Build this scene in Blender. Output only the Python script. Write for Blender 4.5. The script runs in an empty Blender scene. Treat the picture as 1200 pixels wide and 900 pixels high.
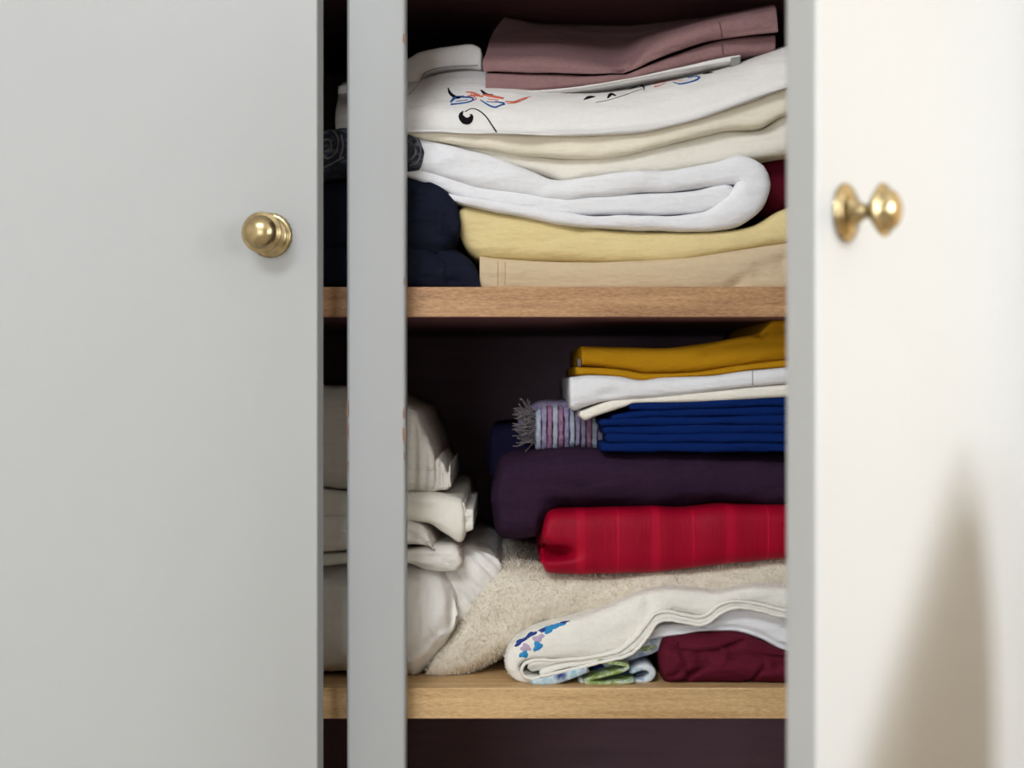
import bpy, math, random
import numpy as np
from mathutils import Vector, noise
from mathutils.bvhtree import BVHTree

random.seed(7)
C = bpy.context.scene.collection
sc = bpy.context.scene

# ------------------------------------------------------------------ camera
HC = 1.35                      # eye height
F = 1667.0                     # focal length in pixels of the 1200 px wide frame (50 mm on 36 mm)
cam_d = bpy.data.cameras.new('camera'); cam = bpy.data.objects.new('camera', cam_d); C.objects.link(cam)
cam.location = (0, 0, HC); cam.rotation_euler = (math.pi/2, 0, 0)
cam_d.lens = 50; cam_d.sensor_width = 36; cam_d.clip_start = 0.02
cam_d.dof.use_dof = True; cam_d.dof.focus_distance = 1.10; cam_d.dof.aperture_fstop = 4.0
sc.camera = cam

# ------------------------------------------------------------------ sky, light, exposure
w = bpy.data.worlds.new('sky'); sc.world = w; w.use_nodes = True
w.node_tree.nodes['Background'].inputs[0].default_value = (0.62, 0.72, 0.9, 1)
w.node_tree.nodes['Background'].inputs[1].default_value = 0.3

def area(name, loc, target, sx, sy, power, col):
    l = bpy.data.lights.new(name, 'AREA'); l.shape = 'RECTANGLE'; l.size = sx; l.size_y = sy
    l.energy = power; l.color = col
    o = bpy.data.objects.new(name, l); C.objects.link(o); o.location = loc
    o.rotation_euler = (Vector(target)-Vector(loc)).to_track_quat('-Z', 'Y').to_euler()
    return o
area('window_light_right', (1.93, -0.35, 1.72), (0.3, 0.95, 1.4), 0.6, 0.85, 61, (0.90, 0.955, 1.0))
area('window_light_rear', (-0.95, -2.62, 1.55), (-0.75, 0, 1.45), 1.2, 1.1, 21, (0.88, 0.94, 1.0))
area('added_light_far_right', (1.93, -1.95, 1.6), (0.0, 1.0, 1.35), 0.6, 0.9, 26, (0.9, 0.95, 1.0))  # added light to brighten the post's right edge, no known source there
area('added_overhead_light', (-0.55, -0.38, 2.47), (-0.3, 0.9, 1.1), 0.7, 0.7, 25, (0.88, 0.94, 1.0))  # added high light so the shelves shade the linen; ceiling has no opening
sc.view_settings.view_transform = 'Standard'; sc.view_settings.look = 'None'
sc.view_settings.exposure = 0.07; sc.view_settings.gamma = 1.0; sc.view_settings.use_curve_mapping = False

# ------------------------------------------------------------------ helpers
def P(px, py, Y):
    return Vector(((px-600)/F*Y, Y, HC-(py-450)/F*Y))
def mm(px, Y=1.11):
    return px/F*Y

def mkmesh(name, V, Fs, mat, smooth=True, origin=(0, 0, 0)):
    o0 = Vector(origin)
    me = bpy.data.meshes.new(name)
    me.from_pydata([tuple(Vector(v)-o0) for v in V], [], Fs)
    me.validate(); me.update()
    if smooth:
        me.polygons.foreach_set('use_smooth', [True]*len(me.polygons))
    if mat: me.materials.append(mat)
    return me

def link(name, me, parent=None, loc=(0, 0, 0)):
    o = bpy.data.objects.new(name, me); C.objects.link(o)
    o.location = loc
    if parent: o.parent = parent
    return o

def base_of(*geos):
    A = np.array([tuple(v) for g in geos for v in g[0]])
    lo, hi = A.min(0), A.max(0)
    return ((lo[0]+hi[0])/2, (lo[1]+hi[1])/2, lo[2])

def tag(o, label, cat, group=None):
    o['label'] = label; o['category'] = cat
    if group: o['group'] = group
    return o

def thing(name, label, cat, parts, group=None):
    """parts: list of (name, geo, material[, label, kind]); a single unnamed part makes the thing itself the mesh"""
    b = base_of(*[p[1] for p in parts])
    if len(parts) == 1:
        r = link(name, mkmesh(name, parts[0][1][0], parts[0][1][1], parts[0][2], origin=b), None, b)
        return tag(r, label, cat, group)
    r = link(name, None, None, b)
    tag(r, label, cat, group)
    for p in parts:
        o = link(p[0], mkmesh(p[0], p[1][0], p[1][1], p[2], origin=b), r)
        if len(p) > 3 and p[3]: o['label'] = p[3]
        if len(p) > 4 and p[4]: o['kind'] = p[4]
    return r

def join(*geos):
    V, Q = [], []
    for v, f in geos:
        n = len(V); V += list(v); Q += [tuple(i+n for i in q) for q in f]
    return V, Q

def box(x0, x1, y0, y1, z0, z1):
    V = [(x, y, z) for x in (x0, x1) for y in (y0, y1) for z in (z0, z1)]
    Q = [(0, 1, 3, 2), (4, 6, 7, 5), (0, 4, 5, 1), (2, 3, 7, 6), (0, 2, 6, 4), (1, 5, 7, 3)]
    return V, Q

def bevel(o, wdt, seg=3):
    m = o.modifiers.new('bevel', 'BEVEL'); m.width = wdt; m.segments = seg; m.limit_method = 'ANGLE'
    o.data.polygons.foreach_set('use_smooth', [True]*len(o.data.polygons))
    n = o.modifiers.new('wn', 'WEIGHTED_NORMAL'); n.keep_sharp = True
    return o

def pchip(pts):
    pts = sorted(pts); x = np.array([p[0] for p in pts], float); y = np.array([p[1] for p in pts], float)
    if len(x) == 1: return lambda q: y[0]
    h = np.diff(x); d = np.diff(y)/h; m = np.zeros(len(x))
    m[0], m[-1] = d[0], d[-1]
    for i in range(1, len(x)-1):
        if d[i-1]*d[i] > 0:
            w1, w2 = 2*h[i]+h[i-1], h[i]+2*h[i-1]
            m[i] = (w1+w2)/(w1/d[i-1]+w2/d[i])
    def f(q):
        q = min(max(q, x[0]), x[-1]); i = min(int(np.searchsorted(x, q, 'right'))-1, len(h)-1); i = max(i, 0)
        t = (q-x[i])/h[i]
        return (y[i]*(2*t**3-3*t*t+1)+m[i]*h[i]*(t**3-2*t*t+t)+y[i+1]*(-2*t**3+3*t*t)+m[i+1]*h[i]*(t**3-t*t))
    return f

def cat(pts, n):
    """Catmull-Rom through pts (tuples of any length), n samples in all, even in length"""
    A = np.array(pts, float)
    if len(A) == 2: A = np.vstack([A[0], (A[0]+A[1])/2, A[1]])
    E = np.vstack([2*A[0]-A[1], A, 2*A[-1]-A[-2]])
    out = []
    for i in range(1, len(E)-2):
        for t in np.linspace(0, 1, 12, endpoint=False):
            p0, p1, p2, p3 = E[i-1], E[i], E[i+1], E[i+2]
            out.append(.5*((2*p1)+(-p0+p2)*t+(2*p0-5*p1+4*p2-p3)*t*t+(-p0+3*p1-3*p2+p3)*t**3))
    out.append(A[-1]); out = np.array(out)
    s = np.concatenate([[0], np.cumsum(np.linalg.norm(np.diff(out[:, :3], axis=0), axis=1))])
    q = np.linspace(0, s[-1], n)
    return np.stack([np.interp(q, s, out[:, k]) for k in range(out.shape[1])], 1)

def to_px(v):
    return 600+v[0]/v[1]*F, 450-(v[2]-HC)/v[1]*F

def fnoise(v, f, sd):
    return noise.noise(Vector((v[0]*f[0]+sd, v[1]*f[1]+sd*1.7, v[2]*f[2]-sd)))

def finish(V, nr, nc, front, amp, freq, grooves, pinch, clamp, seed, closed=True):
    """V: nr sections of nc points; wrinkle, groove, clamp, then faces"""
    A = np.array(V).reshape(nr, nc, 3)
    # normals by differences
    du = np.gradient(A, axis=0); dv = np.gradient(A, axis=1)
    N = np.cross(du, dv); L = np.linalg.norm(N, axis=2, keepdims=True); L[L < 1e-12] = 1; N /= L
    out = A.copy()
    for i in range(nr):
        for j in range(nc):
            v = A[i, j]
            wgt = 1.0 if front[j] else .3
            if amp:
                d = fnoise(v, freq, seed)*amp + fnoise(v, [k*2.7 for k in freq], seed+5)*amp*.4
                out[i, j] += N[i, j]*d*wgt
            if front[j] and (grooves or pinch):
                px, py = to_px(v); dy = 0
                for g in grooves:
                    f, dep, wd, xa, xb = g
                    if xa-14 < px < xb+14:
                        fade = min(1, max(0, (px-xa+14)/14))*min(1, max(0, (xb+14-px)/14))
                        dy += dep*fade*math.exp(-((py-f(px))/wd)**2)
                for (qx, qy, rx, ry, dep) in pinch:
                    dy += dep*math.exp(-((px-qx)/rx)**2-((py-qy)/ry)**2)
                out[i, j, 1] += dy
    if clamp:
        out[:, :, 2] = np.clip(out[:, :, 2], clamp[0], clamp[1])
    V = [tuple(p) for p in out.reshape(-1, 3)]
    Q = []
    for i in range(nr-1):
        for j in range(nc-1):
            a = i*nc+j
            Q.append((a, a+nc, a+nc+1, a+1))
        if closed:
            a = i*nc
            Q.append((a+nc-1, a+2*nc-1, a+nc, a))
    if closed:
        Q.append(tuple(range(nc))); Q.append(tuple(reversed(range((nr-1)*nc, nr*nc))))
    return V, Q

UP = (HC+(450-336)/F*1.085, HC+.328)                       # upper shelf top
LOW = (HC-(806-450)/F*1.085, HC+(450-372)/F*1.085)        # lower shelf top and the underside above
def G(pts, dep=.006, wd=2.5):
    return (pchip(pts), dep, wd, min(p[0] for p in pts), max(p[0] for p in pts))

def section(ry, depth, na=17):
    sec = []
    for a in np.linspace(-90, 90, na):
        s = math.sin(math.radians(a)); c = math.cos(math.radians(a))
        sec.append((math.copysign(abs(s)**.62, s), ry*(1-c**.9), True))
    back = [ry+(depth-ry)*k for k in (.15, .35, .6, .8, 1)]
    return [(-1, d, False) for d in reversed(back)]+sec+[(1, d, False) for d in back]

def slab(top, bot, Y=1.11, depth=.28, ry=.012, L='cut', R='cut', amp=.0012, freq=(14, 14, 30), grooves=(), pinch=(),
         clamp=UP, seed=None, step=2.5, na=17, endlen=None, rise=0, yfun=None):
    seed = random.uniform(0, 50) if seed is None else seed
    ft, fb = pchip(top), pchip(bot)
    x0, x1 = max(top[0][0], bot[0][0]), min(top[-1][0], bot[-1][0])
    n = max(6, int((x1-x0)/step)+1)
    # denser stations toward rounded ends
    u = np.linspace(0, 1, n); xs = list(x0+(x1-x0)*u)
    V = []; nr = 0
    ext = []
    if L == 'round': ext += [x0+.05, x0+.3, x0+.8, x0+1.6]
    if R == 'round': ext += [x1-.05, x1-.3, x1-.8, x1-1.6]
    xs = sorted(set(xs+ext)); 
    for x in xs:
        t, b = ft(x), fb(x); h = max((b-t)/2+.7, .4); cy = (t+b)/2
        e = 1
        for kind, d in ((L, x-x0), (R, x1-x)):
            ln = endlen or max(6, (fb(x0 if kind is L else x1)-ft(x0 if kind is L else x1))/2)
            if kind == 'round' and d < ln:
                e = min(e, math.sqrt(max(0, 1-(1-d/ln)**2)))
        e = max(e, .02)
        Yx = Y+(yfun(x) if yfun else 0)
        r = min(ry, mm(h)*1.6)
        for s, d, f in section(r, depth, na):
            Yd = Yx+d+(1-e)*(mm(h)*1.2 if e < 1 else 0)
            X = (x-600)/F*Yx; Z = HC-((cy-s*h*e)-450)/F*Yx
            if s > 0 and not f: Z += rise*(d-r)
            V.append((X, Yd, Z))
        nr += 1
    sec = section(.01, depth, na)
    return finish(V, nr, len(sec), [q[2] for q in sec], amp, freq, grooves, pinch, clamp, seed)

def ribbon(path, Y=1.10, depth=.26, ry=.010, L='round', R='cut', amp=.0010, freq=(14, 14, 30), grooves=(), pinch=(),
           clamp=UP, seed=None, step=2.5, na=15, yfun=None):
    """path of (px, py, thickness_px)"""
    seed = random.uniform(0, 50) if seed is None else seed
    A = np.array(path, float); ln = np.linalg.norm(np.diff(A[:, :2], axis=0), axis=1).sum()
    S = cat([(a[0], a[1], 0, a[2]) for a in path], max(8, int(ln/step)))
    T = np.gradient(S[:, :2], axis=0); T /= np.linalg.norm(T, axis=1, keepdims=True)
    s = np.concatenate([[0], np.cumsum(np.linalg.norm(np.diff(S[:, :2], axis=0), axis=1))])
    V = []
    for i in range(len(S)):
        h = max(S[i, 3]/2+.4, .3); e = 1
        if L == 'round' and s[i] < h: e = min(e, math.sqrt(max(0, 1-(1-s[i]/h)**2)))
        if R == 'round' and s[-1]-s[i] < h: e = min(e, math.sqrt(max(0, 1-(1-(s[-1]-s[i])/h)**2)))
        e = max(e, .03)
        nx, ny = -T[i, 1], T[i, 0]            # px normal (pointing down when going right); s=+1 is up
        Yx = Y+(yfun(S[i, 0]) if yfun else 0)
        r = min(ry, mm(h)*1.3)
        for q, d, f in section(r, depth, na):
            p = P(S[i, 0]-nx*q*h*e, S[i, 1]-ny*q*h*e, Yx)
            V.append((p.x, Yx+d+(1-e)*mm(h)*.7, p.z))
    sec = section(.01, depth, na)
    return finish(V, len(S), len(sec), [q[2] for q in sec], amp, freq, grooves, pinch, clamp, seed)

def loft(rows, nc=90, nr=40, amp=.001, freq=(14, 14, 30), grooves=(), pinch=(), clamp=UP, seed=3.3, flip=False):
    """rows bottom to top of (px, py, Y); closed round the back"""
    R3 = [cat([(p[0], p[1], p[2]*300) for p in r], nc) for r in rows]
    cols = []
    for j in range(nc):
        c = cat([tuple(R3[k][j]) for k in range(len(rows))], nr)
        cols.append([tuple(P(q[0], q[1], q[2]/300)) for q in c])
    V = [p for c in cols for p in c]
    return finish(V, nc, nr, [True]*nr, amp, freq, grooves, pinch, clamp, seed)

def tube(pts, r, n=6, rs=None):
    V, Q = [], []
    pts = [Vector(p) for p in pts]
    for i, p in enumerate(pts):
        t = (pts[min(i+1, len(pts)-1)]-pts[max(i-1, 0)]).normalized()
        a = t.cross(Vector((0, 1, .01))); a = a.normalized() if a.length > 1e-6 else Vector((1, 0, 0))
        b = t.cross(a).normalized(); rr = rs[i] if rs else r
        for k in range(n):
            an = 2*math.pi*k/n
            V.append(tuple(p+a*math.cos(an)*rr+b*math.sin(an)*rr))
    for i in range(len(pts)-1):
        for k in range(n):
            Q.append((i*n+k, i*n+(k+1) % n, (i+1)*n+(k+1) % n, (i+1)*n+k))
    Q.append(tuple(reversed(range(n)))); Q.append(tuple(range((len(pts)-1)*n, len(pts)*n)))
    return V, Q

def caster(*geos):
    V, Q = join(*geos)
    b = BVHTree.FromPolygons([Vector(v) for v in V], Q)
    o = Vector((0, 0, HC))
    def f(px, py, back=.0003, dflt=1.11):
        d = (P(px, py, 1)-o).normalized()
        h = b.ray_cast(o, d)
        if h[0] is None: return P(px, py, dflt)
        return h[0]-d*back
    return f

def lines_on(f, polys, r, n=14, back=.0002):
    return join(*strokes(f, polys, r, n, back))
def strokes(f, polys, r, n=14, back=.0002):
    """stitched lines of (px,py[,r scale]) laid on a surface"""
    gs = []
    for pl in polys:
        m = [(p[0], p[1], 0, p[2] if len(p) > 2 else 1) for p in pl]
        S = cat(m, n)
        gs.append(tube([f(q[0], q[1], back) for q in S], r, 6, [r*max(q[3], .15) for q in S]))
    return gs

def patch_on(f, blobs, back=.0004):
    """flat dyed/stitched patches: blobs (px,py,rx,ry,angle) laid on a surface"""
    gs = []
    for (cx, cy, rx, ry, an) in blobs:
        V = [f(cx, cy, back+.0006)]; Q = []; n = 18; c, s = math.cos(an), math.sin(an)
        for ring in (.5, 1):
            for k in range(n):
                a = 2*math.pi*k/n; wob = 1+.22*math.sin(3*a+cx)+.12*math.sin(5*a+cy)
                x, y = rx*ring*wob*math.cos(a), ry*ring*wob*math.sin(a)
                V.append(f(cx+c*x-s*y, cy+s*x+c*y, back if ring < 1 else 0.00005))
        for k in range(n):
            Q.append((0, 1+k, 1+(k+1) % n)); Q.append((1+k, 1+n+k, 1+n+(k+1) % n, 1+(k+1) % n))
        gs.append((V, Q))
    return join(*gs)

def pile(geo, count, ln, wd, ymax=1.25, seed=1):
    """short terry loops standing on a surface, as thin triangles"""
    rnd = random.Random(seed); V, Fs = geo
    A = [Vector(v) for v in V]; tris = []
    for q in Fs:
        if len(q) > 4: continue
        for k in range(1, len(q)-1):
            a, b, c = A[q[0]], A[q[k]], A[q[k+1]]
            if min(a.y, b.y, c.y) > ymax: continue
            n = (b-a).cross(c-a); ar = n.length
            if ar > 1e-10 and n.y < ar*.35: tris.append((a, b, c, n.normalized(), ar))
    cum = np.cumsum([t[4] for t in tris]); PV, PQ = [], []
    for r in np.sort(np.random.RandomState(seed).rand(count))*cum[-1]:
        a, b, c, n, _ = tris[min(int(np.searchsorted(cum, r)), len(tris)-1)]
        u, v = rnd.random(), rnd.random()
        if u+v > 1: u, v = 1-u, 1-v
        p = a+(b-a)*u+(c-a)*v
        d = (n+Vector((rnd.gauss(0, .5), rnd.gauss(0, .5), rnd.gauss(-.15, .5)))).normalized()
        s = d.cross(Vector((rnd.gauss(0, 1), rnd.gauss(0, 1), rnd.gauss(0, 1)))).normalized()*wd
        k = len(PV); L = ln*rnd.uniform(.6, 1.3)
        PV += [tuple(p-s-n*.0004), tuple(p+s-n*.0004), tuple(p+s*.6+d*L), tuple(p-s*.6+d*L)]; PQ.append((k, k+1, k+2, k+3))
    return PV, PQ

# ------------------------------------------------------------------ materials
def mat(name):
    m = bpy.data.materials.new(name); m.use_nodes = True
    return m, m.node_tree.nodes, m.node_tree.links, m.node_tree.nodes['Principled BSDF']

def node(N, t, **kw):
    n = N.new(t)
    for k, v in kw.items(): setattr(n, k, v)
    return n

def noise_tex(N, Lk, scale, sx=(1, 1, 1), detail=3, rough=.55):
    tc = node(N, 'ShaderNodeTexCoord'); mp = node(N, 'ShaderNodeMapping'); mp.inputs['Scale'].default_value = sx
    nz = node(N, 'ShaderNodeTexNoise'); nz.inputs['Scale'].default_value = scale
    nz.inputs['Detail'].default_value = detail; nz.inputs['Roughness'].default_value = rough
    Lk.new(tc.outputs['Object'], mp.inputs[0]); Lk.new(mp.outputs[0], nz.inputs['Vector'])
    return nz

def fabric(name, col, rough=.85, weave=.12, wrinkle=.5, sheen=.0, var=.06, wsx=(1, 1, 2.5), wscale=28, weft=None):
    m, N, Lk, b = mat(name)
    b.inputs['Roughness'].default_value = rough
    b.inputs['Sheen Weight'].default_value = sheen
    b.inputs['Sheen Roughness'].default_value = .6
    b.inputs['Specular IOR Level'].default_value = .08
    nz = noise_tex(N, Lk, 260, (1, 1, 1), 4, .65)
    r = node(N, 'ShaderNodeMix', data_type='RGBA')
    Lk.new(nz.outputs['Fac'], r.inputs[0])
    r.inputs[6].default_value = (*[c*(1-var) for c in col], 1); r.inputs[7].default_value = (*[min(1, c*(1+var)) for c in col], 1)
    Lk.new(r.outputs[2], b.inputs['Base Color'])
    wr = noise_tex(N, Lk, wscale, wsx, 3, .5)
    b1 = node(N, 'ShaderNodeBump'); b1.inputs['Strength'].default_value = wrinkle; b1.inputs['Distance'].default_value = .008
    Lk.new(wr.outputs['Fac'], b1.inputs['Height'])
    wv = noise_tex(N, Lk, 1100, (1, 1, 1), 2, .6)
    b2 = node(N, 'ShaderNodeBump'); b2.inputs['Strength'].default_value = weave; b2.inputs['Distance'].default_value = .0006
    Lk.new(wv.outputs['Fac'], b2.inputs['Height']); Lk.new(b1.outputs[0], b2.inputs['Normal'])
    Lk.new(b2.outputs[0], b.inputs['Normal'])
    return m

def lin(r, g, b):
    f = lambda c: ((c/255+.055)/1.055)**2.4 if c > 10 else c/255/12.92
    return f(r), f(g), f(b)

M = {}
M['white'] = fabric('white_cotton', lin(238, 237, 240))
M['white_b'] = fabric('white_linen', lin(234, 230, 227), wrinkle=.45)
M['cream'] = fabric('cream_cotton', lin(245, 236, 215))
M['cream_b'] = fabric('ivory_cotton', lin(244, 238, 226))
M['yellow'] = fabric('pale_yellow_cotton', lin(232, 211, 156))
M['beige'] = fabric('beige_cotton', lin(212, 190, 158))
M['mauve'] = fabric('mauve_linen', lin(147, 113, 113), var=.2, weave=.4)
M['maroon'] = fabric('maroon_cotton', lin(92, 18, 34), sheen=0)
M['maroon_b'] = fabric('dark_maroon_jersey', lin(94, 26, 44), wrinkle=.9, wscale=20)
M['navy'] = fabric('black_navy_jersey', lin(26, 29, 44), wrinkle=1, wscale=22, sheen=0)
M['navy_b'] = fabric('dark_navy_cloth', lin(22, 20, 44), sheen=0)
M['blue'] = fabric('royal_navy_cotton', lin(8, 36, 96), sheen=0)
M['purple'] = fabric('dark_purple_fleece', lin(52, 33, 54), weave=.8, sheen=0, var=.2)
M['mustard'] = fabric('mustard_cotton', lin(186, 134, 22))
M['offwhite'] = fabric('offwhite_cotton', lin(240, 234, 226), wrinkle=.9)
M['duvet'] = fabric('offwhite_duvet', lin(240, 235, 229), wrinkle=1, wscale=24, wsx=(1, 1, 1))
M['towel'] = fabric('beige_terry', lin(240, 224, 206), weave=1, var=.25, sheen=0)
M['wtowel'] = fabric('white_terry', lin(246, 242, 234), weave=1, var=.06, sheen=0)
M['black_thread'] = fabric('black_thread', lin(22, 20, 24), wrinkle=0)
M['blue_thread'] = fabric('blue_thread', lin(34, 84, 150), wrinkle=0)
M['coral_thread'] = fabric('coral_thread', lin(206, 104, 84), wrinkle=0)
M['grey_thread'] = fabric('grey_thread', lin(120, 114, 112), wrinkle=0)
M['sky_dye'] = fabric('sky_blue_dye', lin(56, 142, 200), wrinkle=0)
M['blue_dye'] = fabric('indigo_dye', lin(52, 70, 140), wrinkle=0)
M['lilac_dye'] = fabric('lilac_dye', lin(190, 172, 196), wrinkle=0)

M['fringe'] = fabric('grey_yarn', lin(118, 110, 112), wrinkle=0)
M['mauve_seam'] = fabric('mauve_seam', lin(96, 70, 72), wrinkle=0)
M['seam'] = fabric('beige_seam', lin(176, 148, 112), wrinkle=0)
M['tagm'] = fabric('grey_label', lin(140, 140, 135), wrinkle=0)

def red_satin():
    m, N, Lk, b = mat('red_satin')
    tc = node(N, 'ShaderNodeTexCoord'); sx = node(N, 'ShaderNodeSeparateXYZ'); Lk.new(tc.outputs['Object'], sx.inputs[0])
    mu = node(N, 'ShaderNodeMath', operation='MULTIPLY'); mu.inputs[1].default_value = 1/.0587; Lk.new(sx.outputs[0], mu.inputs[0])
    fr = node(N, 'ShaderNodeMath', operation='FRACT'); Lk.new(mu.outputs[0], fr.inputs[0])
    rp = node(N, 'ShaderNodeValToRGB'); rp.color_ramp.interpolation = 'EASE'
    e = rp.color_ramp.elements; e[0].position = 0; e[0].color = (.2, .2, .2, 1); e[1].position = 1; e[1].color = (.2, .2, .2, 1)
    for p, v in ((.08, .1), (.2, 0), (.33, .1), (.37, .6), (.44, .6), (.49, .15), (.6, 0), (.75, .12), (.885, .2), (.905, 1), (.925, .25)):
        q = e.new(p); q.color = (v, v, v, 1)
    Lk.new(fr.outputs[0], rp.inputs[0])
    mx = node(N, 'ShaderNodeMix', data_type='RGBA'); Lk.new(rp.outputs[0], mx.inputs[0])
    mx.inputs[6].default_value = (*lin(150, 4, 36), 1); mx.inputs[7].default_value = (*lin(190, 14, 50), 1)
    Lk.new(mx.outputs[2], b.inputs['Base Color'])
    b.inputs['Roughness'].default_value = .5; b.inputs['Specular IOR Level'].default_value = .12
    wv = noise_tex(N, Lk, 420, (1, 1, .12), 3); bp = node(N, 'ShaderNodeBump'); bp.inputs['Strength'].default_value = .3; bp.inputs['Distance'].default_value = .001
    Lk.new(wv.outputs['Fac'], bp.inputs['Height']); Lk.new(bp.outputs[0], b.inputs['Normal'])
    return m
M['red'] = red_satin()

def blotch(name, cols, scale, sx=(1, 1, 1), rough=.85):
    m, N, Lk, b = mat(name)
    nz = noise_tex(N, Lk, scale, sx, 3)
    rp = node(N, 'ShaderNodeValToRGB'); rp.color_ramp.interpolation = 'LINEAR'
    e = rp.color_ramp.elements; n = len(cols)
    e[0].position = .3; e[0].color = (*cols[0], 1); e[1].position = .7; e[1].color = (*cols[-1], 1)
    for i in range(1, n-1):
        q = e.new(.3+.4*i/(n-1)); q.color = (*cols[i], 1)
    Lk.new(nz.outputs['Fac'], rp.inputs[0]); Lk.new(rp.outputs[0], b.inputs['Base Color'])
    b.inputs['Roughness'].default_value = rough
    bp = node(N, 'ShaderNodeBump'); bp.inputs['Strength'].default_value = .4; bp.inputs['Distance'].default_value = .001
    Lk.new(nz.outputs['Fac'], bp.inputs['Height']); Lk.new(bp.outputs[0], b.inputs['Normal'])
    return m
M['denim'] = blotch('worn_denim', [lin(20, 24, 36), lin(36, 42, 58), lin(96, 102, 112)], 90, (1, 1, 2.5))
M['floral'] = blotch('blue_floral_cotton', [lin(60, 90, 160), lin(190, 205, 222), lin(225, 228, 230), lin(120, 165, 200)], 70)
M['floral_b'] = blotch('teal_floral_cotton', [lin(30, 60, 130), lin(205, 220, 228), lin(70, 160, 190)], 60)
M['green_cloth'] = blotch('green_floral_trim', [lin(104, 132, 62), lin(140, 160, 92), lin(196, 206, 170), lin(120, 150, 170)], 150)
M['knit_a'] = blotch('lilac_knit', [lin(122, 108, 146), lin(168, 158, 184)], 300)
M['knit_b'] = blotch('rose_knit', [lin(128, 84, 116), lin(166, 126, 154)], 300)
M['knit_c'] = blotch('icy_knit', [lin(140, 150, 172), lin(184, 186, 200)], 300)

def wood(name, c1, c2, rough=.45):
    m, N, Lk, b = mat(name)
    nz = noise_tex(N, Lk, 9, (1, 12, 14), 5, .6)
    n2 = noise_tex(N, Lk, 210, (.8, 2.5, 3.5), 4, .75)
    ad = node(N, 'ShaderNodeMath', operation='ADD'); Lk.new(nz.outputs['Fac'], ad.inputs[0]); Lk.new(n2.outputs['Fac'], ad.inputs[1])
    rp = node(N, 'ShaderNodeMapRange'); rp.inputs[1].default_value = .72; rp.inputs[2].default_value = 1.28
    Lk.new(ad.outputs[0], rp.inputs[0])
    mx = node(N, 'ShaderNodeMix', data_type='RGBA'); Lk.new(rp.outputs[0], mx.inputs[0])
    mx.inputs[6].default_value = (*c1, 1); mx.inputs[7].default_value = (*c2, 1)
    Lk.new(mx.outputs[2], b.inputs['Base Color']); b.inputs['Roughness'].default_value = rough
    bp = node(N, 'ShaderNodeBump'); bp.inputs['Strength'].default_value = .35; bp.inputs['Distance'].default_value = .0006
    Lk.new(n2.outputs['Fac'], bp.inputs['Height']); Lk.new(bp.outputs[0], b.inputs['Normal'])
    return m
M['shelf'] = wood('shelf_wood', lin(142, 96, 62), lin(208, 164, 118), .5)
M['shelf_low'] = wood('pale_shelf_wood', lin(176, 136, 86), lin(226, 190, 140), .5)
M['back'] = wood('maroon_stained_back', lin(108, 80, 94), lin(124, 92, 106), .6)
M['inner'] = wood('dark_stained_wood_and_shade', lin(104, 66, 72), lin(122, 78, 84), .6)

def paint(name, col, rough=.35, bump=.25):
    m, N, Lk, b = mat(name)
    b.inputs['Roughness'].default_value = rough
    nz = noise_tex(N, Lk, 3.5, (1, 1, 1), 4)
    mx = node(N, 'ShaderNodeMix', data_type='RGBA'); Lk.new(nz.outputs['Fac'], mx.inputs[0])
    mx.inputs[6].default_value = (*[c*.96 for c in col], 1); mx.inputs[7].default_value = (*[min(1, c*1.04) for c in col], 1)
    Lk.new(mx.outputs[2], b.inputs['Base Color'])
    n2 = noise_tex(N, Lk, 60, (1, 1, .06), 3)
    bp = node(N, 'ShaderNodeBump'); bp.inputs['Strength'].default_value = bump; bp.inputs['Distance'].default_value = .0006
    Lk.new(n2.outputs['Fac'], bp.inputs['Height']); Lk.new(bp.outputs[0], b.inputs['Normal'])
    return m
M['paint'] = paint('grey_white_paint', (.375, .378, .378))
M['chip'] = paint('bare_wood_chip', lin(142, 112, 98), .8)
M['wall'] = paint('warm_wall_paint', (.70, .67, .60), .8)
M['wall_warm'] = paint('ochre_wall_paint', (.70, .54, .34), .8)
M['ceiling'] = paint('ceiling_paint', (.8, .8, .78), .9)
M['floor'] = wood('floor_wood', lin(150, 140, 130), lin(185, 176, 165), .4)

def brass():
    m, N, Lk, b = mat('aged_brass')
    nz = noise_tex(N, Lk, 160, (1, 1, 1), 4)
    mx = node(N, 'ShaderNodeMix', data_type='RGBA'); Lk.new(nz.outputs['Fac'], mx.inputs[0])
    mx.inputs[6].default_value = (*lin(112, 94, 62), 1); mx.inputs[7].default_value = (*lin(212, 194, 152), 1)
    Lk.new(mx.outputs[2], b.inputs['Base Color']); b.inputs['Metallic'].default_value = 1; b.inputs['Roughness'].default_value = .27
    bp = node(N, 'ShaderNodeBump'); bp.inputs['Strength'].default_value = .2; bp.inputs['Distance'].default_value = .0005
    Lk.new(nz.outputs['Fac'], bp.inputs['Height']); Lk.new(bp.outputs[0], b.inputs['Normal'])
    return m
M['brass'] = brass()

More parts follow.
